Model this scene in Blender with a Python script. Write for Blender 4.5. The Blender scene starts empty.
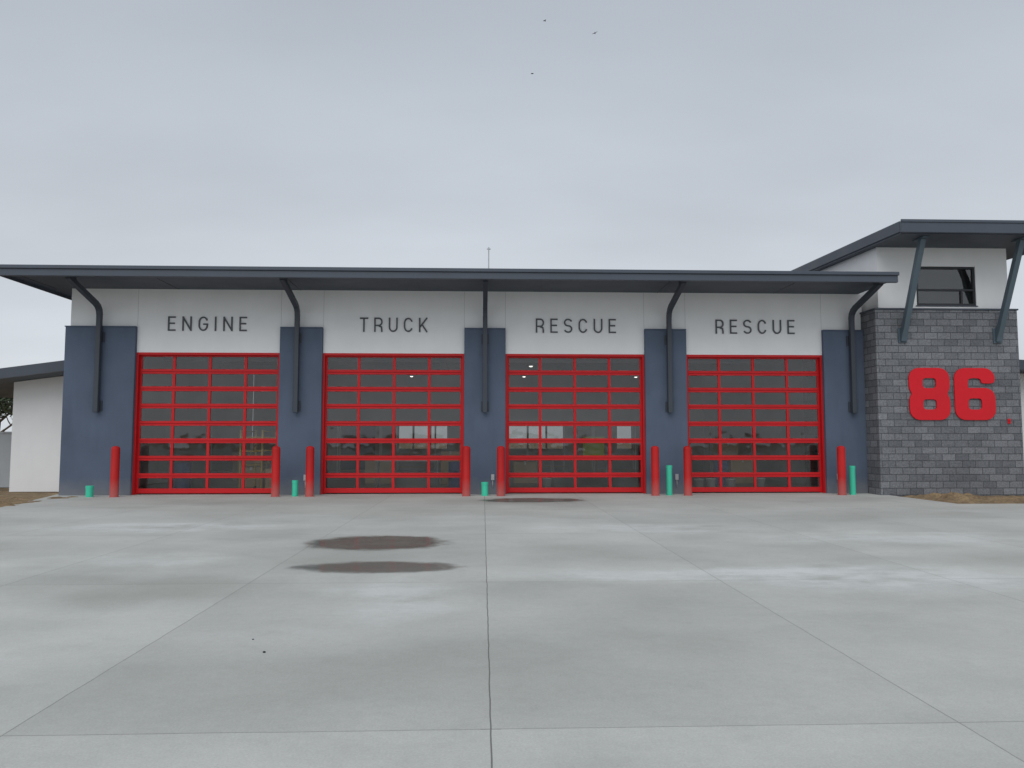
import bpy, bmesh, math, random
from mathutils import Vector, Matrix, noise
random.seed(4)
scene=bpy.context.scene
scene.view_settings.view_transform='Standard'
try: scene.view_settings.look='None'
except Exception: pass
scene.view_settings.exposure=0
COL=scene.collection
# ------------------------------------------------------------ node helpers
class NT:
    def __init__(s,mat):
        mat.use_nodes=True; s.t=mat.node_tree; s.t.nodes.clear()
    def n(s,typ,**kw):
        nd=s.t.nodes.new(typ)
        for k,v in kw.items():
            if k.startswith('i_'):
                key=k[2:]; key=int(key) if key.isdigit() else key.replace('_',' ')
                s.put(nd.inputs[key],v)
            else: setattr(nd,k,v)
        return nd
    def put(s,inp,v):
        if isinstance(v,bpy.types.NodeSocket): s.t.links.new(v,inp)
        else:
            if hasattr(inp,'default_value'):
                if inp.type=='RGBA' and len(v)==3: v=(*v,1)
                inp.default_value=v
    def m(s,op,a,b=None,c=None,clamp=False):
        nd=s.t.nodes.new('ShaderNodeMath'); nd.operation=op; nd.use_clamp=clamp
        s.put(nd.inputs[0],a)
        if b is not None: s.put(nd.inputs[1],b)
        if c is not None: s.put(nd.inputs[2],c)
        return nd.outputs[0]
    def mix(s,f,a,b,blend='MIX'):
        nd=s.t.nodes.new('ShaderNodeMix'); nd.data_type='RGBA'; nd.blend_type=blend
        s.put(nd.inputs[0],f); s.put(nd.inputs[6],a); s.put(nd.inputs[7],b)
        return nd.outputs[2]
    def rng(s,v,a,b,c=0.0,d=1.0,smooth=False):
        nd=s.t.nodes.new('ShaderNodeMapRange')
        if smooth: nd.interpolation_type='SMOOTHSTEP'
        for i,x in enumerate((v,a,b,c,d)): s.put(nd.inputs[i],x)
        return nd.outputs[0]
    def noise(s,vec,scale,detail=4,rough=.55):
        nd=s.n('ShaderNodeTexNoise'); s.put(nd.inputs['Vector'],vec)
        nd.inputs['Scale'].default_value=scale; nd.inputs['Detail'].default_value=detail
        nd.inputs['Roughness'].default_value=rough
        return nd.outputs[0]
    def mapping(s,vec,loc=(0,0,0),scale=(1,1,1)):
        nd=s.n('ShaderNodeMapping'); s.put(nd.inputs[0],vec)
        nd.inputs[1].default_value=loc; nd.inputs[3].default_value=scale
        return nd.outputs[0]
    def bump(s,h,strength,dist=.01):
        nd=s.n('ShaderNodeBump'); s.put(nd.inputs['Height'],h)
        nd.inputs['Strength'].default_value=strength; nd.inputs['Distance'].default_value=dist
        return nd.outputs[0]
    def out(s,sh):
        o=s.n('ShaderNodeOutputMaterial'); s.t.links.new(sh,o.inputs[0])

def paint(name,col,rough=.6,var=.08,bump=.15,bscale=90,streak=0.0,metal=0.0,spec=.4,base_dirt=0.0):
    m=bpy.data.materials.new(name); t=NT(m)
    co=t.n('ShaderNodeNewGeometry').outputs['Position']
    n1=t.noise(co,.9,5); n2=t.noise(co,bscale,3)
    f=t.rng(n1,.3,.7,1-var,1+var*.5)
    if streak>0:
        st=t.noise(t.mapping(co,scale=(1.6,1.6,.35)),1.6,5)
        f=t.m('MULTIPLY',f,t.rng(st,.45,.75,1.0,1-streak))
    c=t.mix(1.0,(*col,1),t.n('ShaderNodeCombineColor',i_0=f,i_1=f,i_2=f).outputs[0],'MULTIPLY')
    if base_dirt>0:
        zz=t.n('ShaderNodeSeparateXYZ',i_0=co).outputs[2]
        zz=t.m('ADD',zz,t.m('MULTIPLY',t.noise(co,3,5),-.35))
        c=t.mix(t.rng(zz,-.1,.35,base_dirt,0),c,(.30,.28,.25,1))
    p=t.n('ShaderNodeBsdfPrincipled'); t.put(p.inputs['Base Color'],c)
    t.put(p.inputs['Roughness'],t.rng(n1,.3,.7,rough-.06,rough+.08))
    p.inputs['Metallic'].default_value=metal
    p.inputs['Specular IOR Level'].default_value=spec
    t.put(p.inputs['Normal'],t.bump(n2,bump,.006))
    t.out(p.outputs[0]); return m

M_white=paint('white_stucco',(.79,.79,.79),.85,.04,.35,120,.025,spec=.2)
M_blue=paint('blue_stucco',(.102,.130,.183),.85,.12,.5,120,.12,spec=.2,base_dirt=.35)
M_metal=paint('slate_metal',(.065,.078,.10),.45,.12,.04,20)
M_soffit=paint('soffit_metal',(.058,.07,.09),.55,.1,.04,20)
M_bracket=paint('bracket_steel',(.048,.058,.074),.5,.1,.05,30)
M_bracket2=paint('tower_strut_steel',(.085,.12,.145),.5,.1,.05,30)
M_red=paint('red_door_paint',(.55,.010,.014),.45,.12,.03,20,spec=.3)
M_redb=paint('red_bollard_paint',(.50,.014,.014),.6,.16,.08,25,.2,spec=.25,base_dirt=.3)
M_redn=paint('red_number_paint',(.64,.012,.022),.6,.06,.03,20,spec=.25)
M_dark=paint('dark_grey_letter_paint',(.075,.08,.09),.5,.05,.02,20)
M_black=paint('black_window_frame',(.018,.02,.024),.4,.05,.02,20)
M_green=paint('green_plastic',(.05,.56,.36),.5,.15,.05,20)
M_grey=paint('interior_wall_paint',(.50,.51,.51),.8,.06,.1,60)
M_ceil=paint('interior_ceiling',(.18,.18,.185),.8,.06,.1,60)
M_floor=paint('bay_floor_concrete',(.33,.33,.32),.35,.15,.05,30)
M_yellow=paint('yellow_scaffold_paint',(.80,.55,.10),.5,.12,.05,20)
M_wood=paint('plywood',(.62,.44,.24),.7,.2,.1,20,.2)
M_card=paint('cardboard',(.60,.42,.23),.85,.12,.1,20)
M_plast=paint('white_plastic',(.8,.8,.78),.45,.08,.02,20)
M_lime=paint('hi_vis_lime',(.50,.66,.08),.7,.1,.02,20)
M_galv=paint('galvanised_metal',(.42,.43,.44),.5,.15,.03,20,metal=.2)
M_bark=paint('bark',(.09,.065,.045),.9,.3,.6,20)
M_wallblk=paint('pale_block_wall',(.42,.44,.46),.85,.1,.4,40,.15)
M_bird=paint('bird_feather',(.03,.03,.032),.8,.1,.02,20)
M_gap=paint('dark_gap_strip',(.03,.02,.02),.8,.1,.02,20)  # near-black colour standing in for the shade inside the door section gaps
M_bluetank=paint('blue_drum_paint',(.03,.10,.30),.5,.1,.02,20)
M_joint=paint('joint_grey',(.50,.50,.51),.9)  # mid grey for the control joint strips on the white wall

def mk_glass(name,tint,refl,d0=.003,d1=.035):
    m=bpy.data.materials.new(name); t=NT(m)
    co=t.n('ShaderNodeNewGeometry').outputs['Position']
    tr=t.n('ShaderNodeBsdfTransparent'); tr.inputs[0].default_value=(*tint,1)
    gl=t.n('ShaderNodeBsdfGlossy'); gl.inputs['Roughness'].default_value=.03
    gl.inputs[0].default_value=(.97,.97,.97,1)
    nb=t.noise(co,1.3,2)
    t.put(gl.inputs['Normal'],t.bump(nb,.25,.03))
    fr=t.n('ShaderNodeFresnel'); fr.inputs[0].default_value=1.5
    f=t.m('ADD',t.m('MULTIPLY',fr.outputs[0],1.0),refl,clamp=True)
    df=t.n('ShaderNodeBsdfDiffuse'); df.inputs[0].default_value=(.42,.41,.40,1)
    dust=t.rng(t.noise(co,1.2,6),.40,.7,d0,d1)
    mx=t.n('ShaderNodeMixShader'); t.put(mx.inputs[0],f)
    t.t.links.new(tr.outputs[0],mx.inputs[1]); t.t.links.new(gl.outputs[0],mx.inputs[2])
    m2=t.n('ShaderNodeMixShader'); t.put(m2.inputs[0],dust)
    t.t.links.new(mx.outputs[0],m2.inputs[1]); t.t.links.new(df.outputs[0],m2.inputs[2])
    t.out(m2.outputs[0]); return m
M_glass=mk_glass('tinted_door_glass',(.74,.75,.75),.03,.015,.06)
M_glass2=mk_glass('clear_window_glass',(.35,.40,.42),.05)
M_glass3=mk_glass('rear_window_glass',(.42,.44,.43),.0)

def mk_cmu():
    m=bpy.data.materials.new('grey_split_face_block'); t=NT(m)
    co=t.n('ShaderNodeNewGeometry').outputs['Position']
    sp=t.n('ShaderNodeSeparateXYZ',i_0=co)
    u=t.m('SUBTRACT',sp.outputs[0],sp.outputs[1])
    v=t.n('ShaderNodeCombineXYZ',i_0=u,i_1=sp.outputs[2],i_2=0.0).outputs[0]
    b=t.n('ShaderNodeTexBrick'); t.put(b.inputs['Vector'],v)
    b.inputs['Scale'].default_value=1; b.inputs['Brick Width'].default_value=.406; b.inputs['Row Height'].default_value=.203
    b.inputs['Mortar Size'].default_value=.010; b.inputs['Mortar Smooth'].default_value=.25; b.inputs['Bias'].default_value=-.1
    b.inputs['Color1'].default_value=(.135,.14,.152,1); b.inputs['Color2'].default_value=(.215,.22,.234,1)
    b.inputs['Mortar'].default_value=(.085,.088,.096,1)
    n1=t.noise(co,22,6,.75); n2=t.noise(co,.7,4)
    f=t.m('MULTIPLY',t.rng(n1,.3,.7,.62,1.36),t.rng(n2,.3,.7,.88,1.12))
    c=t.mix(1.0,b.outputs[0],t.n('ShaderNodeCombineColor',i_0=f,i_1=f,i_2=f).outputs[0],'MULTIPLY')
    p=t.n('ShaderNodeBsdfPrincipled'); t.put(p.inputs['Base Color'],c); p.inputs['Roughness'].default_value=.9
    p.inputs['Specular IOR Level'].default_value=.2
    h=t.m('ADD',t.m('MULTIPLY',b.outputs[1],-1.0),t.m('MULTIPLY',n1,.9))
    t.put(p.inputs['Normal'],t.bump(h,.9,.015)); t.out(p.outputs[0]); return m
M_cmu=mk_cmu()

def mk_conc():
    m=bpy.data.materials.new('broom_finished_concrete'); t=NT(m)
    co=t.n('ShaderNodeNewGeometry').outputs['Position']
    wob=t.n('ShaderNodeTexNoise'); t.put(wob.inputs['Vector'],co); wob.inputs['Scale'].default_value=.8; wob.inputs['Detail'].default_value=5
    wv=t.n('ShaderNodeVectorMath',operation='MULTIPLY_ADD'); t.put(wv.inputs[0],wob.outputs[1]); wv.inputs[1].default_value=(1.8,1.5,0); wv.inputs[2].default_value=(-.9,-.75,0)
    wp=t.n('ShaderNodeVectorMath',operation='ADD'); t.put(wp.inputs[0],co); t.put(wp.inputs[1],wv.outputs[0]); P=wp.outputs[0]
    def blob(cx,cy,rx,ry,soft=.6):
        q=t.mapping(P,loc=(-cx/rx,-cy/ry,0),scale=(1/rx,1/ry,0))
        l=t.n('ShaderNodeVectorMath',operation='LENGTH'); t.put(l.inputs[0],q)
        return t.rng(l.outputs[1],1-soft,1.0,1.0,0.0,True)
    n1=t.noise(t.mapping(co,scale=(.5,.6,1)),.7,7,.6)
    n2=t.noise(co,2.3,6,.65); n3=t.noise(co,70,3,.7); n4=t.noise(t.mapping(co,scale=(.4,.7,1)),.7,6)
    n5=t.noise(co,14,4,.7)
    base=t.mix(t.rng(n1,.36,.64),(.445,.448,.415,1),(.54,.54,.505,1))
    base=t.mix(t.rng(n4,.50,.68,0,.45),base,(.62,.62,.595,1))
    base=t.mix(t.rng(n2,.52,.75,0,.2),base,(.33,.33,.30,1))
    sl=t.n('ShaderNodeTexBrick'); sl.offset=0; sl.squash=1
    t.put(sl.inputs['Vector'],t.mapping(co,loc=(-.05+27.45,18.95+45.7,0)))
    sl.inputs['Scale'].default_value=1; sl.inputs['Brick Width'].default_value=2.745; sl.inputs['Row Height'].default_value=4.57
    sl.inputs['Mortar Size'].default_value=.0001; sl.inputs['Color1'].default_value=(.92,.92,.92,1); sl.inputs['Color2'].default_value=(1.03,1.03,1.03,1)
    base=t.mix(1.0,base,sl.outputs[0],'MULTIPLY')
    def add(mask,k,c):
        nonlocal base
        base=t.mix(t.m('MULTIPLY',mask,k),base,(*c,1))
    brk=t.rng(t.noise(t.mapping(co,scale=(.8,1.2,1)),1.6,7,.65),.33,.6)
    for cx,cy,rx,ry,k in ((2.6,-14.0,3.1,.7,.6),(5.0,-14.2,2.6,1.3,.6),(-.9,-15.2,.95,1.6,.5),(-6.0,-8.6,3.6,1.2,.55),(7.0,-10.5,3.6,1.4,.45),(-4.6,-12.6,2.2,.9,.35),(3,-9,3.4,1.2,.45)):
        add(t.m('MULTIPLY',blob(cx,cy,rx,ry,.75),brk),k,(.70,.715,.70))
    for cx,cy,rx,ry,k in ((-3.8,-14.7,2.6,1.2,.38),(-1.8,-12.2,2.6,2.4,.40),(1.2,-2.6,3.2,1.8,.42),(7.0,-12.9,3.4,1.1,.28),(2.2,-12.2,2.6,1.2,.22),(-8,-11.5,3,1.4,.24),(-.8,-17.8,3.,1.5,.14),(9,-7,4,1.6,.22),(-2.3,-20.2,1.8,1.2,.2),(1.8,-17,1.5,1.8,.10),(-6,-3,5,1.2,.22),(2.5,-20.5,2.5,1.2,.14)):
        add(blob(cx,cy,rx,ry,.95),k,(.245,.25,.215))
    jt=t.n('ShaderNodeTexBrick'); jt.offset=0
    jw=t.n('ShaderNodeTexNoise'); t.put(jw.inputs['Vector'],co); jw.inputs['Scale'].default_value=2.5; jw.inputs['Detail'].default_value=3
    jm=t.n('ShaderNodeVectorMath',operation='MULTIPLY_ADD'); t.put(jm.inputs[0],jw.outputs[1]); jm.inputs[1].default_value=(.02,.02,0); jm.inputs[2].default_value=(-.01,-.01,0)
    ja=t.n('ShaderNodeVectorMath',operation='ADD'); t.put(ja.inputs[0],co); t.put(ja.inputs[1],jm.outputs[0])
    t.put(jt.inputs['Vector'],t.mapping(ja.outputs[0],loc=(-.05+27.45,18.95+45.7,0)))
    jt.inputs['Scale'].default_value=1; jt.inputs['Brick Width'].default_value=2.745; jt.inputs['Row Height'].default_value=4.57
    jt.inputs['Mortar Size'].default_value=.005; jt.inputs['Mortar Smooth'].default_value=.1
    sx=t.n('ShaderNodeSeparateXYZ',i_0=co).outputs[0]
    cj=t.m('LESS_THAN',t.m('ABSOLUTE',t.m('SUBTRACT',sx,.05)),.06)
    base=t.mix(t.m('MULTIPLY',jt.outputs[1],t.rng(cj,0,1,.5,.85)),base,(.14,.14,.125,1))
    f=t.m('MULTIPLY',t.rng(n3,.25,.75,.89,1.11),t.rng(n5,.25,.75,.95,1.05))
    base=t.mix(1.0,base,t.n('ShaderNodeCombineColor',i_0=f,i_1=f,i_2=f).outputs[0],'MULTIPLY')
    p=t.n('ShaderNodeBsdfPrincipled'); t.put(p.inputs['Base Color'],base)
    t.put(p.inputs['Roughness'],t.rng(n1,.3,.7,.72,.9)); p.inputs['Specular IOR Level'].default_value=.25
    h=t.m('SUBTRACT',t.m('MULTIPLY',n3,.3),jt.outputs[1])
    t.put(p.inputs['Normal'],t.bump(h,.35,.01)); t.out(p.outputs[0]); return m
M_conc=mk_conc()
def mk_dirt():
    m=bpy.data.materials.new('straw_covered_soil'); t=NT(m)
    co=t.n('ShaderNodeNewGeometry').outputs['Position']
    a=t.noise(co,1.1,7,.7); b=t.noise(co,14,6,.75)
    c=t.mix(t.rng(a,.35,.65),(.22,.15,.085,1),(.40,.29,.16,1))
    c=t.mix(t.rng(b,.46,.66,0,.75),c,(.11,.078,.048,1))
    p=t.n('ShaderNodeBsdfPrincipled'); t.put(p.inputs['Base Color'],c); p.inputs['Roughness'].default_value=.95
    t.put(p.inputs['Normal'],t.bump(b,.9,.06)); t.out(p.outputs[0]); return m
M_dirt=mk_dirt()
def mk_water(name,op):
    m=bpy.data.materials.new(name); t=NT(m)
    co=t.n('ShaderNodeNewGeometry').outputs['Position']
    ob=t.n('ShaderNodeTexCoord').outputs['Object']
    n=t.noise(co,2,5)
    df=t.n('ShaderNodeBsdfDiffuse'); t.put(df.inputs[0],t.mix(n,(.13,.128,.11,1),(.22,.218,.19,1)))
    gl=t.n('ShaderNodeBsdfGlossy'); gl.inputs['Roughness'].default_value=.10
    t.put(gl.inputs['Normal'],t.bump(t.noise(co,6,3),.2,.012))
    ms=t.n('ShaderNodeMixShader'); t.put(ms.inputs[0],t.rng(t.noise(co,1.7,4),.35,.65,.38,.14))
    t.t.links.new(df.outputs[0],ms.inputs[1]); t.t.links.new(gl.outputs[0],ms.inputs[2])
    l=t.n('ShaderNodeVectorMath',operation='LENGTH'); t.put(l.inputs[0],ob)
    e=t.m('ADD',l.outputs[1],t.m('MULTIPLY',t.m('SUBTRACT',t.noise(co,1.9,6,.6),.5),.6))
    f=t.rng(e,.60,.95,op,0,True)
    tr=t.n('ShaderNodeBsdfTransparent'); mx=t.n('ShaderNodeMixShader'); t.put(mx.inputs[0],f)
    t.t.links.new(tr.outputs[0],mx.inputs[1]); t.t.links.new(ms.outputs[0],mx.inputs[2])
    t.out(mx.outputs[0]); return m
M_water=mk_water('shallow_puddle_water',.86)
M_water2=mk_water('drying_puddle_film',.66)
def mk_leaf(name,c1,c2):
    m=bpy.data.materials.new(name); t=NT(m)
    co=t.n('ShaderNodeNewGeometry').outputs['Position']
    p=t.n('ShaderNodeBsdfPrincipled'); t.put(p.inputs['Base Color'],t.mix(t.rng(t.noise(co,1.5,4),.35,.65),(*c1,1),(*c2,1)))
    p.inputs['Roughness'].default_value=.8; t.out(p.outputs[0]); return m
M_leaf=mk_leaf('tree_foliage',(.03,.045,.025),(.08,.10,.05))
def mk_emit(name,c,s):
    m=bpy.data.materials.new(name); t=NT(m)
    e=t.n('ShaderNodeEmission'); e.inputs[0].default_value=(*c,1); e.inputs[1].default_value=s
    t.out(e.outputs[0]); return m
M_lamp=mk_emit('lit_lamp_lens',(1,.97,.9),2.5)

# ------------------------------------------------------------ geometry helpers
def link(o,parent=None,label=None,cat=None,group=None,kind=None):
    COL.objects.link(o)
    if parent is not None: o.parent=parent
    if label: o['label']=label
    if cat: o['category']=cat
    if group: o['group']=group
    if kind: o['kind']=kind
    return o
def empty(name,loc,parent=None,**kw):
    o=bpy.data.objects.new(name,None); o.location=loc; o.empty_display_size=.3
    return link(o,parent,**kw)
class MB:
    def __init__(s): s.bm=bmesh.new()
    def box(s,x0,x1,y0,y1,z0,z1,bev=0,mi=0):
        r=bmesh.ops.create_cube(s.bm,size=1)
        vs=r['verts']
        for v in vs: v.co=Vector(((x0+x1)/2+v.co.x*(x1-x0),(y0+y1)/2+v.co.y*(y1-y0),(z0+z1)/2+v.co.z*(z1-z0)))
        fs=set(f for v in vs for f in v.link_faces)
        for f in fs: f.material_index=mi
        if bev>0:
            es=list(set(e for v in vs for e in v.link_edges))
            bmesh.ops.bevel(s.bm,geom=es,offset=bev,segments=1,affect='EDGES',profile=.5)
    def quad(s,x0,x1,y,z0,z1):
        s.bm.faces.new([s.bm.verts.new(p) for p in ((x0,y,z0),(x1,y,z0),(x1,y,z1),(x0,y,z1))])
    def hexa(s,pts,mi=0):
        v=[s.bm.verts.new(p) for p in pts]
        for q in ((3,2,1,0),(4,5,6,7),(0,1,5,4),(1,2,6,5),(2,3,7,6),(3,0,4,7)):
            f=s.bm.faces.new([v[i] for i in q]); f.material_index=mi
    def beam(s,a,b,w,h,mi=0):
        a=Vector(a);b=Vector(b);d=(b-a).normalized()
        up=Vector((0,0,1)) if abs(d.z)<.95 else Vector((0,1,0))
        r=d.cross(up).normalized(); u=r.cross(d).normalized()
        q=[]
        for c in (a,b):
            q+= [c-r*w/2-u*h/2,c+r*w/2-u*h/2,c+r*w/2+u*h/2,c-r*w/2+u*h/2]
        s.hexa(q,mi)
    def lathe(s,prof,c=(0,0,0),seg=24,mi=0,smooth=True):
        rings=[]
        for r,z in prof:
            rings.append([s.bm.verts.new((c[0]+max(r,.0005)*math.cos(2*math.pi*i/seg),c[1]+max(r,.0005)*math.sin(2*math.pi*i/seg),c[2]+z)) for i in range(seg)])
        for a,b in zip(rings,rings[1:]):
            for i in range(seg):
                f=s.bm.faces.new((a[i],a[(i+1)%seg],b[(i+1)%seg],b[i])); f.material_index=mi; f.smooth=smooth
        s.bm.faces.new(rings[-1]).material_index=mi
        s.bm.faces.new(rings[0][::-1]).material_index=mi
    def tube(s,a,b,r,seg=10,mi=0):
        a=Vector(a);b=Vector(b);d=b-a; R=d.to_track_quat('Z','Y').to_matrix()
        ra=[];rb=[]
        for i in range(seg):
            o=R@Vector((r*math.cos(2*math.pi*i/seg),r*math.sin(2*math.pi*i/seg),0))
            ra.append(s.bm.verts.new(a+o)); rb.append(s.bm.verts.new(b+o))
        for i in range(seg):
            f=s.bm.faces.new((ra[i],ra[(i+1)%seg],rb[(i+1)%seg],rb[i])); f.smooth=True; f.material_index=mi
        s.bm.faces.new(rb).material_index=mi; s.bm.faces.new(ra[::-1]).material_index=mi
    def obj(s,name,mats,parent=None,loc=(0,0,0),**kw):
        bmesh.ops.recalc_face_normals(s.bm,faces=s.bm.faces[:])
        me=bpy.data.meshes.new(name); s.bm.to_mesh(me); s.bm.free()
        if not isinstance(mats,(list,tuple)): mats=[mats]
        for m in mats: me.materials.append(m)
        o=bpy.data.objects.new(name,me); o.location=loc
        return link(o,parent,**kw)

# ------------------------------------------------------------ ground
b=MB(); 
v=[b.bm.verts.new(p) for p in ((-900,-500,-.05),(900,-500,-.05),(900,1500,-.05),(-900,1500,-.05))]
b.bm.faces.new(v); b.obj('ground',M_dirt,kind='structure')
b=MB()
poly=[(-70,-90),(70,-90),(70,-4.0),(12.2,-4.0),(12.0,.31),(-12.8,.31),(-12.45,-1.0),(-11.5,-5.2),(-70,-5.2)]
top=[b.bm.verts.new((x,y,0)) for x,y in poly]; bot=[b.bm.verts.new((x,y,-.15)) for x,y in poly]
b.bm.faces.new(top)
for i in range(len(poly)):
    j=(i+1)%len(poly); b.bm.faces.new((top[i],bot[i],bot[j],top[j]))
b.obj('concrete_apron',M_conc,kind='structure')

def mound(name,x0,x1,y0,y1,h,seed,peaks):
    b=MB(); nx,ny=130,60; g=[]
    for j in range(ny+1):
        row=[]
        for i in range(nx+1):
            x=x0+(x1-x0)*i/nx; y=y0+(y1-y0)*j/ny
            e=min(1,min(i,nx-i,j,ny-j)/5)
            z=.03+.05*noise.noise(Vector((x*1.7,y*1.7,seed)))+.05*noise.noise(Vector((x*6,y*6,seed)))
            for px,py,pr,ph in peaks:
                d=math.hypot((x-px)/pr,(y-py)/(pr*.8))
                z+=ph*math.exp(-d*d)*(1+.7*noise.noise(Vector((x*4,y*4,seed+3)))+.5*noise.noise(Vector((x*11,y*11,seed+5))))
            row.append(b.bm.verts.new((x,y,-.045+max(0.0,z)*e*h)))
        g.append(row)
    for j in range(ny):
        for i in range(nx): b.bm.faces.new((g[j][i],g[j][i+1],g[j+1][i+1],g[j+1][i]))
    return b.obj(name,M_dirt,kind='structure')
mound('soil_bank',-22,-11.3,-5.5,-.3,1,1.3,[(-12.5,-3.6,.55,.16),(-13.4,-4.0,.7,.15),(-14.4,-2.8,1.1,.15),(-17,-3.5,1.4,.2)])
mound('soil_bank',12.15,24,-4.1,-.95,1,7.7,[(13.35,-2.1,.5,.14),(12.8,-1.6,.4,.06),(15.2,-2.2,1.1,.05),(19,-2.4,1.2,.2)])

def puddle(cx,cy,rx,ry,mat):
    b=MB(); vs=[]
    for i in range(72):
        a=2*math.pi*i/72
        vs.append(b.bm.verts.new((math.cos(a)*1.2,math.sin(a)*1.2,0)))
    b.bm.faces.new(vs); o=b.obj('puddle',mat,kind='structure',loc=(cx,cy,.004)); o.scale=(rx,ry,1)
puddle(-1.70,-10.9,1.36,1.05,M_water); puddle(-1.36,-13.3,1.28,.55,M_water2); puddle(1.35,-2.4,1.7,.9,M_water)

# ------------------------------------------------------------ fire station
ST=empty('fire_station',(0,0,0),label='white and slate blue fire station with four red glazed bay doors',cat='fire station')
DC=[-8.29,-2.72,2.83,8.41]; DW=4.29; DH=4.27
hw=DW/2
b=MB(); b.box(-12.42,11.86,0,.3,DH,6.25); b.box(-12.36,-12.15,.3,17.7,0,6.1)
b.obj('wall',M_white,ST,label='white stucco upper wall over the bay doors')
b=MB()
b.box(11.9,12.05,.35,17.7,0,6.05)
z0,z1=1.15,2.35
b.box(-12.14,11.9,17.7,17.95,0,z0); b.box(-12.14,11.9,17.7,17.95,z1,6.05)
ops=[(-9.2,-8.4),(-4.6,-1.9),(-1.2,-.2),(1.4,4.4),(7.2,8.0),(9.0,9.8)]
xs=[-12.14]
for a,c in ops: xs+=[a,c]
xs.append(11.9)
for i in range(0,len(xs),2): b.box(xs[i],xs[i+1],17.702,17.948,z0+.001,z1-.001)
for a,c in ops:
    n=max(1,round((c-a)/.9))
    for k in range(1,n): 
        x=a+(c-a)*k/n; b.box(x-.05,x+.05,17.76,17.9,z0+.002,z1-.002)
b.obj('rear_wall',M_grey,ST)
for a,c in ops:
    b=MB(); b.quad(a+.001,c-.001,17.83,z0+.001,z1-.001); b.obj('rear_glass',M_glass3,ST)
for i,(x,w_,h_) in enumerate(((-10.6,1.0,2.15),(-.0,1.0,2.15),(5.6,1.0,2.15),(-6.6,1.8,2.4),(10.6,1.0,2.15))):
    b=MB(); b.box(x-w_/2,x+w_/2,17.62,17.69,.003,h_,.01); b.box(x+w_/2-.16,x+w_/2-.08,17.57,17.619,.95,1.15); b.obj('rear_door',M_bluetank if i%2 else M_wood,ST)
b=MB(); b.box(-12.13,11.89,.32,17.69,5.55,5.65); 
for i in range(9): b.box(-12.12,11.88,1.5+i*1.9,1.62+i*1.9,5.2,5.549)
b.obj('ceiling',M_ceil,ST)
b=MB()
for y,z,r in ((3.2,4.9,.05),(6.1,4.7,.09),(12.5,4.9,.25)): b.tube((-12.1,y,z),(11.85,y,z),r,14)
for c in DC: b.tube((c+1.0,12.5,4.9),(c+1.0,2.0,4.9),.16,14)
b.obj('ceiling_duct',M_galv,ST)
b=MB(); b.box(-12.14,11.89,.315,17.69,-.15,.0); b.obj('floor',M_floor,ST)
piers=[(-12.51,DC[0]-hw),(DC[0]+hw,DC[1]-hw),(DC[1]+hw,DC[2]-hw),(DC[2]+hw,DC[3]-hw),(DC[3]+hw,11.83)]
for a,c in piers:
    b=MB(); b.box(a,c,-.12,.313,-.02,5.02,.012)
    b.box(a-.015 if a<-12 else a+.002,c-.002,-.135,.2,5.02,5.05)
    b.obj('pier',[M_blue],ST,label='slate blue stucco pier')
for x in (-5.3,.3,5.9,10.9):
    b=MB(); b.box(x-.05,x+.05,-.165,-.121,.42,.60,.008); b.tube((x,-.14,.42),(x,-.14,.2),.012); b.obj('outlet_box',M_galv,ST)
def door_meshes():
    b=MB(); w=DW/2; H=DH
    st=.10
    b.box(-w+.02,-w+.02+st,.14,.2,.01,H-.02,.006); b.box(w-.02-st,w-.02,.14,.2,.01,H-.02,.006)
    rows=8; z0=.03; zt=H-.05; rh=(zt-z0)/rows
    for r in range(rows):
        a=z0+r*rh; c=a+rh
        lo=.08 if r else .15; hi=.065
        b.box(-w+.03,w-.03,.13,.19,a+.004,a+lo,.005)
        b.box(-w+.03,w-.03,.13,.19,c-hi,c-.004,.005)
        for k in range(1,4):
            x=-w+k*DW/4
            b.box(x-.040,x+.040,.134,.186,a+lo,c-hi)
    f=b
    g=MB()
    for r in range(rows):
        a=z0+r*rh; g.quad(-w+.06,w-.06,.162,a+.05,a+rh-.04)
    t=MB()
    for r in range(rows+1):
        a=z0+r*rh; t.box(-w+.04,w-.04,.15,.18,a-.0065,a+.0065)  # dark strips backing the open gaps so the seams look dark
    j=MB()
    j.box(-w+.001,-w+.06,.0,.13,0.005,H-.001); j.box(w-.06,w-.001,.0,.13,.005,H-.001)
    j.box(-w+.06,w-.06,.001,.129,H-.07,H-.001)
    k=MB()
    for sx in (-1,1):
        x=sx*(w-.05)
        k.box(x-.03,x+.03,.24,.30,.02,4.0); k.beam((x,.27,4.0),(x,.7,4.45),.05,.05); k.beam((x,.7,4.45),(x,4.6,4.5),.05,.05)
    k.tube((-w+.05,.42,4.62),(w-.05,.42,4.62),.04); k.box(-w+.05,w-.05,4.5,4.56,4.45,4.52)
    k.box(-.15,.15,.7,4.5,4.62,4.7)
    return f,g,t,j,k
f,g,t,j,h=door_meshes()
D0=empty('bay_door',(DC[0],0,0),ST)
parts=[f.obj('frame',M_red,D0),g.obj('glass',M_glass,D0),t.obj('gap_strip',M_gap,D0),j.obj('trim',M_red,D0),h.obj('track',M_galv,D0)]
for c in DC[1:]:
    D=D0.copy(); COL.objects.link(D); D.location=(c,0,0); D.parent=ST
    for p in parts:
        q=p.copy(); COL.objects.link(q); q.parent=D
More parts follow.
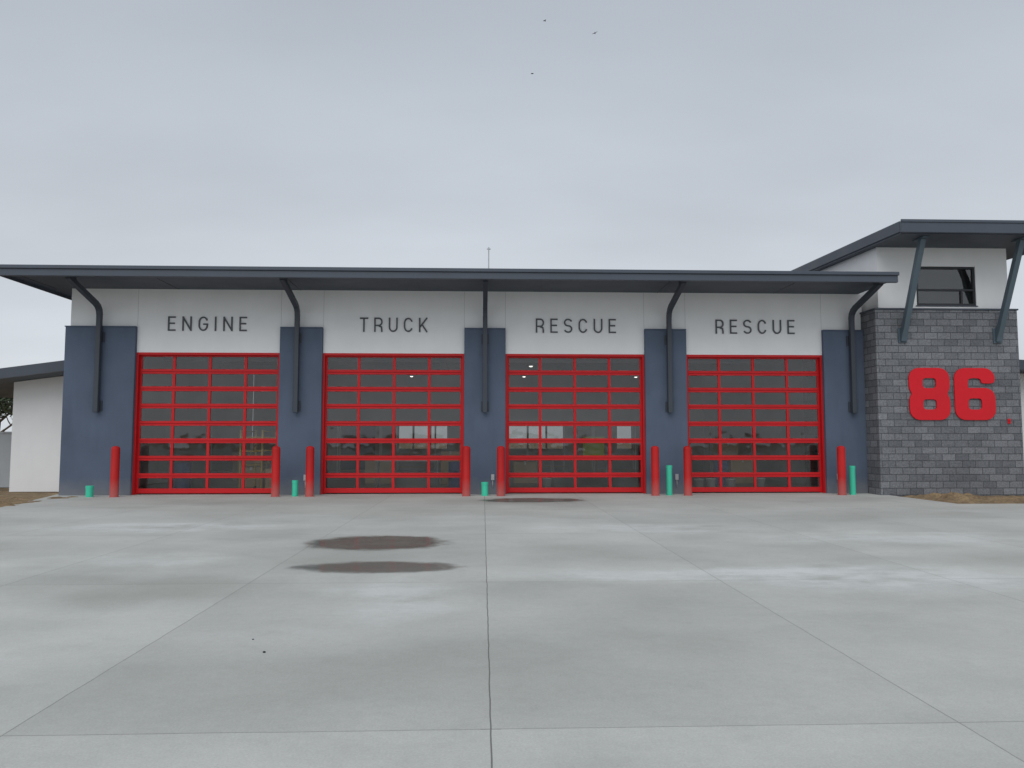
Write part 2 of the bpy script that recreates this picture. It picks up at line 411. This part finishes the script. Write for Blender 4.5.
# main roof
b=MB()
b.hexa([(-13.2,-2.2,6.20),(11.76,-2.2,6.20),(11.76,18.6,6.2),(-13.2,18.6,6.2),(-13.2,-2.2,6.38),(11.76,-2.2,6.38),(11.76,18.6,6.34),(-13.2,18.6,6.34)])
for i in range(42):
    x=-13.1+i*.6
    b.box(x,x+.03,-2.19,18.5,6.32,6.40)
b.obj('roof',M_soffit,ST,label='slate metal roof with deep front overhang')
b=MB(); b.box(-13.24,11.78,-2.32,-2.202,6.10,6.30,.012); b.box(-13.26,11.80,-2.37,-2.23,6.295,6.395,.012)
b.box(-13.235,-13.202,-2.20,18.6,6.11,6.39)
b.obj('gutter',M_metal,ST)
for i in range(14):
    x=-12.9+i*1.83
    if i%2==0:
        b=MB(); b.box(x,x+.012,-2.19,-.01,6.190,6.1995); b.obj('soffit_seam',M_black,ST)
b=MB(); Y=-.26
b.box(-.07,.07,Y-.07,Y+.07,2.45,5.40,.01)
pp=[(0,Y,5.38),(0,Y-.03,5.50),(0,Y-.12,5.60),(0,Y-.26,5.67),(0,-1.80,6.05),(0,-2.05,6.13)]
for i in range(len(pp)-1):
    a=Vector(pp[i]);c=Vector(pp[i+1]); d=(c-a).normalized(); b.beam(a-d*.025,c+d*.025,.138-.001*i,.138-.001*i)
b.box(-.064,.064,-2.15,-1.75,6.10,6.185)
b.box(-.12,.12,-.15,-.122,2.5,2.8); b.box(-.05,.05,-.2,-.14,2.55,2.75)
b.box(-.12,.12,-.15,-.122,4.55,4.85); b.box(-.05,.05,-.2,-.14,4.6,4.8)
k0=b.obj('bracket',M_bracket,ST,loc=(-11.45,0,0))
for x in (-5.6,.06,5.7,11.4):
    q=k0.copy(); COL.objects.link(q); q.parent=ST; q.location=(x,0,0)
for c in DC:
    for s in (-1,1):
        x=c+s*hw; b=MB(); b.box(x-.005,x+.005,-.004,.01,5.06,6.19); b.obj('control_joint',M_joint,ST)
b=MB(); b.tube((.2,5,6.3),(.2,5,8.85),.02); b.box(.1,.3,4.9,5.1,6.3,6.42); b.tube((.13,5,8.78),(.27,5,8.78),.018)
b.obj('antenna',M_galv,ST,label='thin plain roof mast')

# lettering (stroke letters)
def arc(cx,cz,rx,rz,a0,a1,n=16):
    return [(cx+rx*math.cos(math.radians(a0+(a1-a0)*i/n)),cz+rz*math.sin(math.radians(a0+(a1-a0)*i/n))) for i in range(n+1)]
T=.044
def glyph(ch):
    h=T/2;H=1.0*.44
    W={'E':.225,'N':.28,'G':.285,'I':.05,'T':.25,'R':.255,'U':.27,'C':.275,'K':.27,'S':.26}[ch]
    l,r,bm,tp=h,W-h,h,H-h; mid=H*.52
    ez=H*.40; rz=ez-h; rx=W/2-h
    if ch=='E': s=[[(r+h,tp),(l,tp),(l,bm),(r+h,bm)],[(l+h*.9,mid),(r,mid)]]
    elif ch=='N': s=[[(l,0),(l,H)],[(r,0),(r,H)],[(l,tp+.0),(r,bm)]]
    elif ch=='I': s=[[(l,0),(l,H)]]
    elif ch=='T': s=[[(0,tp),(W,tp)],[(W/2,0),(W/2,tp-h*.9)]]
    elif ch=='U': s=[[(l,H)]+arc(W/2,W*.55,rx,W*.55-h,180,360)+[(r,H)]]
    elif ch=='C': s=[arc(W/2,H-ez,rx,rz,22,180)+arc(W/2,ez,rx,rz,180,338)]
    elif ch=='G': s=[arc(W/2,H-ez,rx,rz,22,180)+arc(W/2,ez,rx,rz,180,345)+[(r,H*.45)],[(W/2,H*.47),(r+h,H*.47)]]
    elif ch=='S':
        qz=(H-T)/4
        s=[arc(W/2,H-h-qz,rx,qz,20,180,12)+arc(W/2,H-h-qz,rx,qz,180,250,6)[1:]+arc(W/2,h+qz,rx,qz,70,-160,18)]
    elif ch=='R':
        q=H*.25; cx=W*.55
        s=[[(l,0),(l,H)],[(l+h*.9,tp),(cx,tp)]+arc(cx,tp-q,r-cx,q,80,-80,12)+[(cx,tp-2*q),(l+h*.9,tp-2*q)],[(cx,tp-2*q-h*.9),(r-.018,H*.36),(r-.004,H*.2),(r,0)]]
    elif ch=='K': s=[[(l,0),(l,H)],[(r,H),(l+h*.5,H*.36)],[(l+(r-l)*.33,H*.52),(r,0)]]
    return W,s
def ribbon(bm,pts,y,ox,oz,depth):
    P=[Vector((p[0],p[1])) for p in pts]; L=[];R=[]
    n=len(P)
    for i in range(n):
        d0=(P[i]-P[i-1]).normalized() if i>0 else None
        d1=(P[i+1]-P[i]).normalized() if i<n-1 else None
        if d0 is None: d0=d1
        if d1 is None: d1=d0
        n0=Vector((-d0.y,d0.x)); n1=Vector((-d1.y,d1.x)); mv=(n0+n1).normalized()
        k=T/2/max(.35,mv.dot(n0))
        L.append(P[i]+mv*k); R.append(P[i]-mv*k)
    vf=[[bm.verts.new((ox+q.x,yy,oz+q.y)) for q in A] for yy in (y,y+depth) for A in (L,R)]
    Lf,Rf,Lb,Rb=vf
    for i in range(n-1):
        bm.faces.new((Lf[i],Lf[i+1],Rf[i+1],Rf[i])); bm.faces.new((Lb[i],Rb[i],Rb[i+1],Lb[i+1]))
        bm.faces.new((Lf[i],Lb[i],Lb[i+1],Lf[i+1])); bm.faces.new((Rf[i],Rf[i+1],Rb[i+1],Rb[i]))
    bm.faces.new((Lf[0],Rf[0],Rb[0],Lb[0])); bm.faces.new((Lf[-1],Lb[-1],Rb[-1],Rf[-1]))
def dedup(s):
    o=[s[0]]
    for p in s[1:]:
        if math.hypot(p[0]-o[-1][0],p[1]-o[-1][1])>.002: o.append(p)
    return o
for word,cx,w in (('ENGINE',-8.35,2.36),('TRUCK',-2.73,2.07),('RESCUE',2.86,2.48),('RESCUE',8.46,2.49)):
    gl=[glyph(c) for c in word]; tot=sum(x[0] for x in gl); gap=(w-tot)/(len(word)-1)
    b=MB(); x=cx-w/2
    for W,ss in gl:
        for i,s in enumerate(ss): ribbon(b.bm,dedup(s),-.030-.002*i,x,4.925,.026+.0013*i)
        x+=W+gap
    b.obj('lettering',M_dark,ST,label='dark grey raised letters reading '+word)

# ---- tower
b=MB(); b.box(11.82,16.22,-.9,4.5,-.03,5.56,.01); b.obj('block_wall',M_cmu,ST,label='grey split face block base of the tower')
b=MB(); b.box(11.79,16.25,-.93,4.53,5.562,5.61,.006); b.obj('wall_cap',M_metal,ST)
b=MB(); X0,X1,Z0,Z1=13.2,15.06,5.72,6.93; F=-.76
b.box(12.0,X0,F,-.55,5.58,7.6); b.box(X1,16.06,F,-.55,5.58,7.6)
b.box(X0,X1,F,-.55,5.58,Z0); b.box(X0,X1,F,-.55,Z1,7.6)
b.box(12.001,12.2,-.55,4.3,5.58,7.75); b.box(15.86,16.059,-.55,4.3,5.58,7.75); b.box(12.2,15.86,4.1,4.299,5.58,7.75)
b.obj('tower_wall',M_white,ST,label='white stucco upper part of the tower')
b=MB(); b.box(12.21,15.85,-.54,4.09,5.57,5.6); b.box(12.21,15.6,.6,.7,5.6,7.4); b.box(15.5,15.6,-.54,.6,5.6,7.4); b.box(12.21,15.5,-.54,.6,7.3,7.39); b.obj('dark_room_lining',M_black,ST)  # black lining added so the space behind the tower window looks unlit
WN=empty('window',((X0+X1)/2,F,Z0),ST)
w=(X1-X0)/2; H=Z1-Z0
b=MB()
b.box(-w+.002,-w+.07,.03,.12,.002,H-.002); b.box(w-.07,w-.002,.03,.12,.002,H-.002); b.box(-w+.07,w-.07,.03,.12,.002,.07); b.box(-w+.07,w-.07,.03,.12,H-.07,H-.002)
b.box(-w+.07,w-.07,.035,.115,.46,.52); b.box(-.03+.5,.03+.5,.036,.114,.07,.46)
b.obj('frame',M_black,WN)
b=MB(); b.quad(-w+.05,w-.05,.075,.05,H-.05); b.obj('glass',M_glass2,WN)
b=MB(); b.box(-w-.03,w+.03,-.03,.03,-.03,-.001); b.obj('sill',M_metal,WN)
b=MB(); A0,A1,B0,B1=11.78,17.3,-2.55,5.3
b.hexa([(A0,B0,7.44),(A1,B0,7.44),(A1,B1,7.72),(A0,B1,7.72),(A0,B0,7.72),(A1,B0,7.72),(A1,B1,8.0),(A0,B1,8.0)])
b.obj('tower_roof',M_soffit,ST)
b=MB(); b.box(A0-.04,A1+.04,B0-.10,B0-.002,7.46,7.78,.012); b.box(A0-.05,A1+.05,B0-.13,B0-.08,7.75,7.83,.008)
b.hexa([(A0-.04,B0-.0,7.50),(A0-.002,B0-.0,7.50),(A0-.002,B1,7.78),(A0-.04,B1,7.78),(A0-.04,B0-.0,7.80),(A0-.002,B0,7.80),(A0-.002,B1,8.08),(A0-.04,B1,8.08)])
b.obj('fascia',M_metal,ST)
for x in (12.62,15.55):
    b=MB(); b.beam((x,-.97,4.72),(x,-2.15,7.42),.15,.16); b.box(x-.13,x+.13,-.95,-.905,4.55,5.0,.005); b.box(x-.1,x+.1,-2.35,-1.85,7.40,7.44)
    b.beam((x,-.93,4.62),(x,-1.02,4.9),.17,.18)
    b.obj('strut',M_bracket2,ST)
def digit(name,outer,holes,x,z):
    cu=bpy.data.curves.new(name,'CURVE'); cu.dimensions='2D'; cu.fill_mode='BOTH'; cu.extrude=.018; cu.bevel_depth=.004
    for loop in [outer]+holes:
        sp=cu.splines.new('POLY'); sp.points.add(len(loop)-1); sp.use_cyclic_u=True
        for i,p in enumerate(loop): sp.points[i].co=(p[0],p[1],0,1)
    o=bpy.data.objects.new(name,cu); COL.objects.link(o)
    dg=bpy.context.evaluated_depsgraph_get(); me=bpy.data.meshes.new_from_object(o.evaluated_get(dg))
    bpy.data.objects.remove(o)
    me.transform(Matrix.Rotation(math.radians(90),4,'X')); me.materials.clear(); me.materials.append(M_redn)
    q=bpy.data.objects.new('number',me); q.location=(x,-.93,z); link(q,ST,label='large red block numeral '+name)
def rnd(pts,r=.05):
    out=[]
    n=len(pts)
    for i in range(n):
        p=Vector(pts[i]);a=Vector(pts[i-1]);c=Vector(pts[(i+1)%n])
        ra=min(r,(a-p).length*.45); rc=min(r,(c-p).length*.45)
        A=p+(a-p).normalized()*ra; C=p+(c-p).normalized()*rc
        for k in (0,.2,.4,.6,.8,1): 
            out.append(tuple(A*(1-k)**2+p*2*k*(1-k)+C*k*k))
    return out
w,h,c=1.24,1.56,.19
o8=[(c,0),(w-c,0),(w,c),(w,.64),(w-.09,.79),(w,.94),(w,h-c),(w-c,h),(c,h),(0,h-c),(0,.94),(.09,.79),(0,.64),(0,c)]
def hole(z0,z1,k=.06,a=.41): return [(a+k,z0),(w-a-k,z0),(w-a,z0+k),(w-a,z1-k),(w-a-k,z1),(a+k,z1),(a,z1-k),(a,z0+k)]
digit('8',rnd(o8,.16),[rnd(hole(.31,.62),.05),rnd(hole(.95,1.26),.05)],12.76,2.23)
o6=[(c,0),(w-c,0),(w,c),(w,.78),(w-.18,.96),(.46,.96),(.41,.96),(.41,1.19),(.48,1.26),(w-.48,1.26),(w-.41,1.19),(w-.41,1.10),(w,1.10),(w,h-c),(w-c,h),(c,h),(0,h-c),(0,c)]
def rnd6():
    # sharp inner corners stay tight, outer corners round
    a=rnd(o6,.16); return a
digit('6',rnd6(),[rnd(hole(.31,.65),.05)],12.76+1.39,2.23)
b=MB(); b.box(15.76,15.85,-.93,-.9,2.12,2.27,.008); b.lathe([(.03,0),(.03,.02),(.0,.03)],(15.8,-.94,2.2),12); b.obj('alarm_horn',M_redn,ST)

def wing(x0,x1,yf,yb,zl,zr,rx0,rx1,over):
    b=MB()
    b.hexa([(x0,yf,-.03),(x1,yf,-.03),(x1,yb,-.03),(x0,yb,-.03),(x0,yf,zl),(x1,yf,zr),(x1,yb,zr),(x0,yb,zl)])
    b.obj('wing_wall',M_white,ST)
    s=(zr-zl)/(x1-x0); a=zl+(rx0-x0)*s+.01; c=zl+(rx1-x0)*s+.01
    b=MB(); yo=yf-over
    b.hexa([(rx0,yo,a),(rx1,yo,c),(rx1,yb+.5,c),(rx0,yb+.5,a),(rx0,yo,a+.22),(rx1,yo,c+.22),(rx1,yb+.5,c+.22),(rx0,yb+.5,a+.22)])
    b.obj('wing_roof',M_soffit,ST)
    b=MB(); b.hexa([(rx0-.03,yo-.06,a-.02),(rx1,yo-.06,c-.02),(rx1,yo-.002,c-.02),(rx0-.03,yo-.002,a-.02),(rx0-.03,yo-.06,a+.3),(rx1,yo-.06,c+.3),(rx1,yo-.002,c+.3),(rx0-.03,yo-.002,a+.3)])
    b.obj('wing_fascia',M_metal,ST)
wing(-15.2,-12.39,2.0,10,3.5,3.88,-17.6,-12.44,1.1)
wing(16.25,24,2.0,10,4.0,3.6,16.3,25,1.1)

# ---- bollards
b=MB(); b.lathe([(.14,-.02),(.14,.0),(.118,.005),(.118,1.37),(.112,1.41),(.09,1.435),(.05,1.455),(.0,1.46)],seg=28)
BX=[-10.58,-6.0,-5.02,-.48,.53,5.09,6.06,10.69]
bo=b.obj('bollard',M_redb,loc=(BX[0],-.8,0),label='red steel bollard in front of a blue pier',cat='bollard',group='red bollards beside the bay doors')
for x in BX[1:]:
    q=bo.copy(); COL.objects.link(q); q.location=(x,-.8,0)
for i,(x,y,hh,r,lab) in enumerate(((-11.3,-.75,.32,.10,'short green capped pipe at the blue pier foot'),(-5.46,-.7,.46,.085,'short green capped pipe between two red bollards'),(.06,-.7,.40,.10,'short green capped pipe between two red bollards'),(5.53,-.7,.88,.085,'tall green capped pipe beside a red bollard'),(11.06,-.7,.86,.085,'tall green capped pipe beside a red bollard'))):
    b=MB(); b.lathe([(r*1.02,-.02),(r*1.02,hh-.08),(r*1.09,hh-.08),(r*1.09,hh-.004),(r*1.05,hh),(.0,hh)],seg=20,smooth=False)
    b.obj('green_pipe',M_green,loc=(x,y,0),label=lab,cat='pipe',group='green pipe stubs at the piers')

# ---- things inside the bays
S=empty('scaffold',(-7.1,1.3,0),label='yellow rolling scaffold standing inside the first bay',cat='scaffold')
b=MB()
for x in (-.33,.33):
    for y in (-.8,.8):
        b.tube((x,y,.12),(x,y,1.95),.032)
for y in (-.8,.8):
    for k in range(4): b.tube((-.33,y,.45+k*.42),(.33,y,.45+k*.42),.022)
for x in (-.33,.33): b.tube((x,-.8,.5),(x,.8,1.5),.018); b.tube((x,-.8,1.9),(x,.8,1.9),.02)
b.obj('scaffold_frame',M_yellow,S)
b=MB(); b.box(-.3,.3,-.78,.78,.92,1.0,.005); b.obj('plank',M_wood,S)
for x in (-.33,.33):
    for y in (-.8,.8):
        b=MB(); b.tube((x-.025,y,.07),(x+.025,y,.07),.07,14); b.obj('caster',M_black,S)
def carton(x,y,w,d,h,lab,mat=M_card):
    b=MB(); b.box(-w/2,w/2,-d/2,d/2,0,h,.01); b.box(-.03,.03,-d/2-.003,d/2+.003,h-.1,h+.003,mi=1)
    b.obj('carton',[mat,M_plast],loc=(x,y,.002),label=lab,cat='box',group='cartons stored on the bay floor')
for x,y,w,d,h in ((-6.48,.8,.42,.4,.75),(-7.9,3.5,.8,.6,.7),(-9.3,8,1.2,.9,1.1),(-3.9,6,1.0,.8,.9),(-1.2,5.5,.7,.7,1.2),(1.6,6,.9,.8,.8),(9.7,5.5,.9,.9,.9),(9.6,6.8,.8,.8,1.5)):
    carton(x,y,w,d,h,'brown cardboard carton on the bay floor')
b=MB(); b.lathe([(.13,0),(.155,.36),(.165,.36),(.165,.39),(.0,.392)],seg=20)
bu=b.obj('bucket',M_plast,loc=(6.95,1.2,.002),label='white plastic bucket on the bay floor',cat='bucket',group='buckets on the bay floor')
for x,y in ((7.4,1.4),(7.95,1.1),(9.1,1.6),(2.1,1.7)):
    q=bu.copy(); COL.objects.link(q); q.location=(x,y,.002)
b=MB(); b.lathe([(.28,0),(.29,.02),(.28,.04),(.28,.3),(.295,.31),(.28,.32),(.28,.58),(.295,.59),(.28,.6),(.28,.86),(.29,.88),(.0,.885)],seg=24)
dr=b.obj('drum',M_bluetank,loc=(-9.9,2.4,.002),label='blue steel drum on the bay floor',cat='drum',group='drums on the bay floor')
for x,y in ((8.6,4.2),(-.9,3.2)):
    q=dr.copy(); COL.objects.link(q); q.location=(x,y,.002)
def bench(x,y,w,mat,lab):
    e=empty('work_table',(x,y,0),label=lab,cat='table')
    b=MB(); b.box(-w/2,w/2,-.4,.4,.9,.95,.005); b.obj('table_top',mat,e)
    for sx in (-1,1):
        for sy in (-1,1):
            b=MB(); b.tube((sx*(w/2-.06),sy*.34,0.003),(sx*(w/2-.06),sy*.34,.9),.03); b.obj('leg',M_galv,e)
bench(3.6,5,2.2,M_wood,'plywood work table inside the third bay')
bench(-2.6,3.5,2.2,M_plast,'white topped work table inside the second bay')
b=MB(); b.box(-.4,.4,-.05,.05,0,.8,.01); b.box(-.3,.3,-.3,-.04,0,.06,.01); b.obj('supply_rack',M_lime,loc=(4.1,5,.952),label='lime green supply rack on the plywood table',cat='rack')
def shelf(x,y,lab):
    e=empty('shelving_unit',(x,y,0),label=lab,cat='shelf',group='shelving units inside the bays')
    for sx in (-.9,.9):
        for sy in (-.25,.25):
            b=MB(); b.box(sx-.025,sx+.025,sy-.025,sy+.025,.002,2.4); b.obj('post',M_plast,e)
    for z in (.3,.95,1.6,2.3):
        b=MB(); b.box(-.87,.87,-.22,.22,z,z+.04); b.obj('shelf_board',M_wood,e)
for x,y in ((-10.6,9.5),(-5.3,10),(-3.2,14),(.2,10),(3.1,14.5),(5.7,10),(10.8,9.5)): shelf(x,y,'pale shelving unit with wooden boards inside the station')
for x in DC:
    for y in (3.5,9,14.5):
        e=empty('ceiling_lamp',(x-.8,y,4.75),label='round high bay lamp hanging from the ceiling',cat='lamp',group='bay ceiling lamps')
        b=MB(); b.lathe([(.2,0),(.22,.02),(.16,.14),(.05,.2),(.05,.25),(.02,.25),(.02,.78)],seg=16); b.obj('lamp_housing',M_black,e)
        if x>0 or y>9:
            b=MB(); b.lathe([(.03,-.04),(.07,-.02),(.08,-.002)],seg=16); b.obj('lamp_lens',M_lamp,e)

b=MB(); b.box(-34,-15.3,4.2,4.4,-.03,1.85,.01); b.box(-34.05,-15.28,4.17,4.43,1.85,1.92,.01)
for i in range(8): b.box(-34+i*2.6,-33.6+i*2.6,4.12,4.195,-.03,1.84)
b.obj('boundary_wall',M_wallblk,label='pale low block boundary wall with capping',cat='wall')
def tree(x,y,H,R,seed,lab):
    rd=random.Random(seed); e=empty('tree',(x,y,-.05),label=lab,cat='tree')
    b=MB(); tips=[]
    def limb(a,d,L,r,lev):
        p=a
        for s in range(4):
            nd=(d+Vector((rd.uniform(-.2,.2),rd.uniform(-.2,.2),rd.uniform(-.05,.15)))).normalized()
            q=p+nd*L/4; b.tube(p,q,r*(1-.15*s),8); p=q; d=nd
            if lev>0 and s>0:
                for _ in range(2):
                    an=rd.uniform(0,6.28); limb(p,(d*.5+Vector((math.cos(an),math.sin(an),.4))).normalized(),L*.6,r*.5,lev-1)
        tips.append(p)
    limb(Vector((0,0,0)),Vector((0,0,1)),H*.62,R*.07,2)
    b.obj('trunk',M_bark,e)
    b=MB()
    cl=[(tpt,rd.uniform(.2,.36)*R) for tpt in tips]
    for c,r in cl:
        for _ in range(110):
            v=Vector((rd.gauss(0,1),rd.gauss(0,1),rd.gauss(0,.8))).normalized()*r*rd.random()**.45
            p=c+v; s=rd.uniform(.05,.11)*R*.6
            n=Vector((rd.uniform(-1,1),rd.uniform(-1,1),rd.uniform(-1,1))).normalized(); t1=n.orthogonal().normalized(); t2=n.cross(t1)
            b.bm.faces.new([b.bm.verts.new(p+t1*s),b.bm.verts.new(p+t2*s*.6),b.bm.verts.new(p-t1*s),b.bm.verts.new(p-t2*s*.6)])
    b.obj('crown',M_leaf,e)
tree(-37.6,38,6.6,2.6,3,'dark leafy tree beyond the boundary wall')
tree(-44,42,7.2,3.0,8,'dark leafy tree beyond the boundary wall')
tree(34,40,6.0,2.6,11,'dark leafy tree beyond the side wing')

for x,y,z,yaw,roll in ((8.2,76.5,58,.4,.2),(15,76.5,56.4,1.2,-.3),(6.5,76.5,50.6,-.5,.4)):
    b=MB()
    b.lathe([(.0,-.18),(.035,-.12),(.055,0),(.045,.1),(.03,.15),(.0,.2)],seg=10)
    for v in b.bm.verts: v.co=Vector((v.co.z,v.co.y,v.co.x))
    for s in (-1,1):
        P=[(.07,0,.01),(.06,s*.18,.09),(-.02,s*.42,.05),(-.05,s*.4,.05),(-.07,s*.18,.08),(-.07,0,.01)]
        b.bm.faces.new([b.bm.verts.new(p) for p in P])
    b.bm.faces.new([b.bm.verts.new(p) for p in ((-.15,0,.0),(-.27,.06,.0),(-.27,-.06,.0))])
    o=b.obj('bird',M_bird,loc=(x,y,z),label='small dark bird gliding in the overcast sky',cat='bird',group='birds over the station')
    o.rotation_euler=(roll,.1,yaw)
for i,(x,y,s) in enumerate(((-1.70,-17.3,.012),(-1.9,-16.9,.008))):
    b=MB(); bmesh.ops.create_icosphere(b.bm,subdivisions=2,radius=s)
    for v in b.bm.verts: v.co=v.co*(1+.4*noise.noise(v.co*40+Vector((i,0,0)))); v.co.z*=.6
    b.obj('pebble',M_black,loc=(x,y,s*.5),label='small dark pebble lying on the concrete apron',cat='pebble',group='pebbles on the apron')

# ------------------------------------------------------------ world
W=bpy.data.worlds.new('World'); scene.world=W; W.use_nodes=True
t=NT.__new__(NT); t.t=W.node_tree; t.t.nodes.clear()
sky=t.n('ShaderNodeTexSky'); sky.sky_type='NISHITA'; sky.sun_disc=False
sky.sun_elevation=math.radians(50); sky.sun_rotation=math.radians(200)
d=t.n('ShaderNodeTexCoord').outputs['Generated']
sp=t.n('ShaderNodeSeparateXYZ',i_0=d); z=t.m('MAXIMUM',sp.outputs[2],0.0)
k=t.m('ADD',z,.22)
cv=t.n('ShaderNodeCombineXYZ',i_0=t.m('DIVIDE',sp.outputs[0],k),i_1=t.m('DIVIDE',sp.outputs[1],k),i_2=0.0).outputs[0]
n1=t.noise(t.mapping(cv,loc=(3.1,1.2,0),scale=(.6,1.0,1)),1.2,6,.5)
n2=t.noise(cv,.45,3)
base=t.mix(t.rng(z,0,.55,0,1,True),(.66,.70,.745,1),(.49,.535,.60,1))
fac=t.m('MULTIPLY',t.rng(n1,.3,.7,.91,1.09),t.rng(n2,.3,.7,.92,1.08))
fac=t.m('MULTIPLY',fac,t.rng(sp.outputs[1],-1,.3,1.4,1.0,True))
cl=t.mix(1.0,base,t.n('ShaderNodeCombineColor',i_0=fac,i_1=fac,i_2=fac).outputs[0],'MULTIPLY')
sk=t.mix(1.0,sky.outputs[0],(.09,.09,.09,1),'MULTIPLY')
fin=t.mix(.95,sk,cl)
bg=t.n('ShaderNodeBackground'); t.put(bg.inputs[0],fin); bg.inputs[1].default_value=1.0
o=t.n('ShaderNodeOutputWorld'); t.t.links.new(bg.outputs[0],o.inputs[0])
su=bpy.data.lights.new('sun','SUN'); su.energy=1.05; su.angle=math.radians(50); su.color=(1,.975,.93)
so=bpy.data.objects.new('sun',su); COL.objects.link(so)
so.rotation_euler=Vector((.25,.75,-.75)).to_track_quat('-Z','Y').to_euler(); so.location=(-5,-20,30)

# ------------------------------------------------------------ camera
cam=bpy.data.cameras.new('camera'); co=bpy.data.objects.new('camera',cam); COL.objects.link(co)
cam.sensor_width=36; cam.lens=36*770/1024; cam.clip_end=4000; cam.clip_start=.05
co.location=(0,-23.5,1.66)
th=math.radians(4.09); ps=math.radians(2.16)
co.rotation_euler=(math.radians(90)+th,0,-ps)
scene.camera=co
